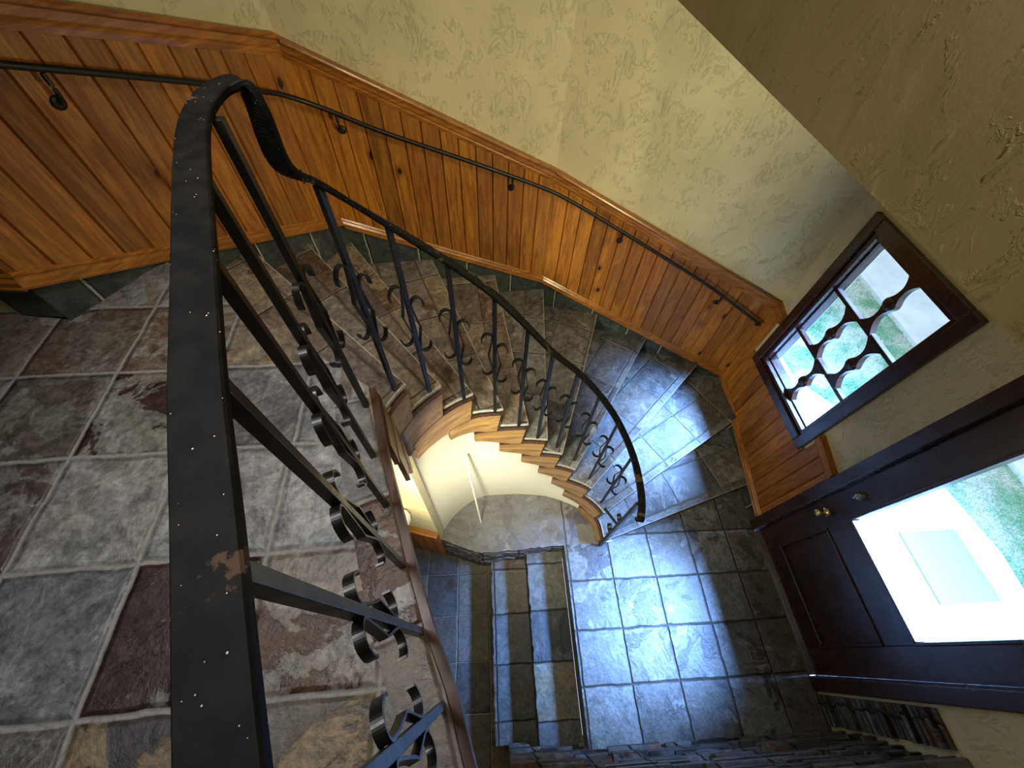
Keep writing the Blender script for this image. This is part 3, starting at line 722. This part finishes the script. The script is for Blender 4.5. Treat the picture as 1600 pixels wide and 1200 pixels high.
kn = m.build('door_knob', M['brass'], door); kn['label'] = 'round brass door knob'
m = MB(); m.lathe([(.026, 0), (.026, .010), (.022, .022), (.018, .034), (.008, .036)], 24, Matrix.Translation((lx0, .675, -2.30)) @ Rm)
m.box((lx0-.045, .670, -2.318), (lx0-.03, .680, -2.282))
db = m.build('deadbolt', M['satin'], door); db['label'] = 'dull silver deadbolt turn'
m = MB(); m.box((FX-.02, DY0-.0, zf-.002), (FX+.17, DY1, zf+.012)); m.build('threshold', M['satin'], door)

# ------------------------------------------------------------------ small things
# white stick leaning on the curved wall
foot = Vector((-.096, .934, zf)); topp = Vector((-.163, 1.078, -2.44))
m = MB(); m.tube([foot, foot.lerp(topp, .5), topp], .0075, 8)
tag(m.build('stick', M['stick']), 'thin white stick leaning against the curved white wall', 'stick')
# wall lamp
W, L = wallmat(B, A); ls = L-.225; lz = -2.80
lamp = empty('wall_lamp', tuple((W @ Vector((ls, 0, lz))))); tag(lamp, 'white faceted wall lamp glowing in the lower hall', 'lamp')
m = MB(); m.box((ls-.05, -.018, lz-.08), (ls+.05, 0, lz+.08)); m.build('back_plate', M['stick'], lamp, W, bevel=.004)
m = MB(); pr = [(-.085, 0), (-.085, -.05), (-.045, -.11), (.045, -.11), (.085, -.05), (.085, 0)]
pr2 = [(x*.8, y*.8) for x, y in pr]
n = 6
vs = [(ls+x, y-.018, lz-.10) for x, y in pr2]+[(ls+x, y-.018, lz+.02) for x, y in pr]+[(ls+x*.9, y*.9-.018, lz+.11) for x, y in pr]
m.add(vs, [(i, (i+1) % n, n+(i+1) % n, n+i) for i in range(n)]+[(n+i, n+(i+1) % n, 2*n+(i+1) % n, 2*n+i) for i in range(n)]+[list(range(n-1, -1, -1))])
m.build('lamp_shade', M['shade'], lamp, W)

# ------------------------------------------------------------------ outside
m = MB(); m.add([(5.25, -4, -3.6), (14, -4, -3.6), (14, 14, -3.6), (5.25, 14, -3.6)], [(0, 1, 2, 3)])
m.box((5.17, -4, -3.68), (5.25, 14, -3.55)); tag(m.build('road', M['concrete']), 'bright pale concrete drive beyond the lawn', kind='structure')
m = MB(); pp = [(FX+.16, -3), (4.0, -3), (4.35, -.5), (4.45, .5), (4.3, 1.3), (3.75, 2.0), (3.45, 2.4), (3.38, 4.2), (FX+.16, 4.2)]
m.prism(pp, -3.9, -3.585); tag(m.build('porch_floor', M['concrete']), 'bright concrete porch floor outside the door', kind='structure')
m = MB(); m.box((FX+.16, -6, -3.75), (14, 14, -3.605)); tag(m.build('ground', M['lawn']), kind='structure')
m = MB(); vs, fs = [], []
for _ in range(15000):
    x = random.uniform(3.2, 5.2); y = random.uniform(1.0, 4.6)
    if x < 3.42 and y > 2.3: continue
    if y < 2.4 and x < 3.45+(2.4-y)*.75: continue
    h = random.uniform(.02, .06); a = random.uniform(0, 6.28); w = .004; lx, ly = random.uniform(-.03, .03), random.uniform(-.03, .03)
    b = len(vs); vs += [(x-w*math.cos(a), y-w*math.sin(a), -3.606), (x+w*math.cos(a), y+w*math.sin(a), -3.606), (x+lx, y+ly, -3.606+h)]; fs.append((b, b+1, b+2))
m.add(vs, fs); tag(m.build('lawn_grass', M['blade'], fix=False), 'patchy whitish and green lawn grass outside the window', 'grass', kind='stuff')
m = MB(); m.box((3.62, .15, -3.586), (4.15, .72, -3.572)); tag(m.build('reflection_slab', M['mat'], bevel=.004), 'added grey slab imitating a grey reflection in the door glass', 'mat')  # slab added outside to give the grey reflection patch in the glass

# ------------------------------------------------------------------ light
def area(name, loc, target, sx, sy, power, col, spread=180):
    l = bpy.data.lights.new(name, 'AREA'); l.shape = 'RECTANGLE'; l.size = sx; l.size_y = sy; l.energy = power; l.color = col
    o = bpy.data.objects.new(name, l); C.objects.link(o); o.location = Vector(loc)+Vector((0, 0, H))
    o.rotation_euler = (Vector(target)-Vector(loc)).to_track_quat('-Z', 'Y').to_euler(); l.spread = math.radians(spread); return o
area('sky_light', (6.4, .9, 3.2), (2.0, .7, -2.6), 6.5, 2.4, 2200, (.23, .46, 1.0), 40)
def spot(name, loc, target, power, cone, col, r=.15):
    l = bpy.data.lights.new(name, 'SPOT'); l.energy = power; l.shadow_soft_size = r; l.color = col; l.spot_size = math.radians(cone); l.spot_blend = 1
    o = bpy.data.objects.new(name, l); C.objects.link(o); o.location = Vector(loc)+Vector((0, 0, H))
    o.rotation_euler = (Vector(target)-Vector(loc)).to_track_quat('-Z', 'Y').to_euler(); return o
spot('stair_fill_spot', (.55, .0, 1.2), (-.1, 1.8, -1.8), 130, 75, (1.0, .82, .50))  # added fill for wainscot and treads, no fixture; aimed clear of the bulkhead
spot('entry_bounce_spot', (1.35, .30, -.70), (.25, 2.5, -.85), 108, 105, (1.0, .92, .50), .1)  # added spot without fixture, stands in for daylight bounced up from the porch
spot('landing_fill_spot', (-.55, .35, 1.2), (-.62, .50, -1.2), 165, 74, (.97, .98, 1.0), .2)  # added overhead fill; narrow soft cone lets the outer landing tiles go dark
spot('hall_fill_spot', (-.45, .05, -1.75), (.15, 1.1, -2.5), 205, 95, (1.0, .95, .66))  # added fill under the landing, aimed to brighten the curved white wall
def point(name, loc, r, power, col):
    l = bpy.data.lights.new(name, 'POINT'); l.energy = power; l.shadow_soft_size = r; l.color = col
    o = bpy.data.objects.new(name, l); C.objects.link(o); o.location = Vector(loc)+Vector((0, 0, H)); return o
lp = W @ Vector((ls, -.085, lz+.16)); point('wall_lamp_bulb', tuple(lp), .04, 1.6, (1.0, .60, .25))
point('lower_hall_fill_light', (-.9, .1, -1.75), .12, 9, (1.0, .90, .68))  # warm fill added to the lower hall, without any fixture
w = bpy.data.worlds.new('World'); bpy.context.scene.world = w; w.use_nodes = True
bg = w.node_tree.nodes['Background']; bg.inputs[0].default_value = (.75, .87, 1.0, 1); bg.inputs[1].default_value = 1.3

# ------------------------------------------------------------------ camera
F = 624.0
nrm = lambda v: Vector(v).normalized()
Zc = -nrm((775-800, 1025-600, F)); v_ = nrm((740-800, -316-600, F)); Yc = (v_-Zc*v_.dot(Zc)).normalized(); Xc = Yc.cross(Zc)
# rows: world axes in camera coords (x right, y down, z forward)
right = Vector((Xc.x, Yc.x, Zc.x)); down = Vector((Xc.y, Yc.y, Zc.y)); fwd = Vector((Xc.z, Yc.z, Zc.z))
R = Matrix((right, -down, -fwd)).transposed().to_4x4()
cd = bpy.data.cameras.new('Camera'); cam = bpy.data.objects.new('Camera', cd); C.objects.link(cam)
cam.matrix_world = Matrix.Translation((0, 0, H)) @ R
cd.sensor_width = 36; cd.lens = 36*F/1600; cd.clip_start = .02
sc = bpy.context.scene; sc.camera = cam
sc.view_settings.view_transform = 'Standard'; sc.view_settings.look = 'None'; sc.view_settings.gamma = 1
sc.view_settings.exposure = 0.0
sc.cycles.max_bounces = 8; sc.cycles.diffuse_bounces = 5; sc.cycles.transparent_max_bounces = 8
sc.cycles.sample_clamp_indirect = 6
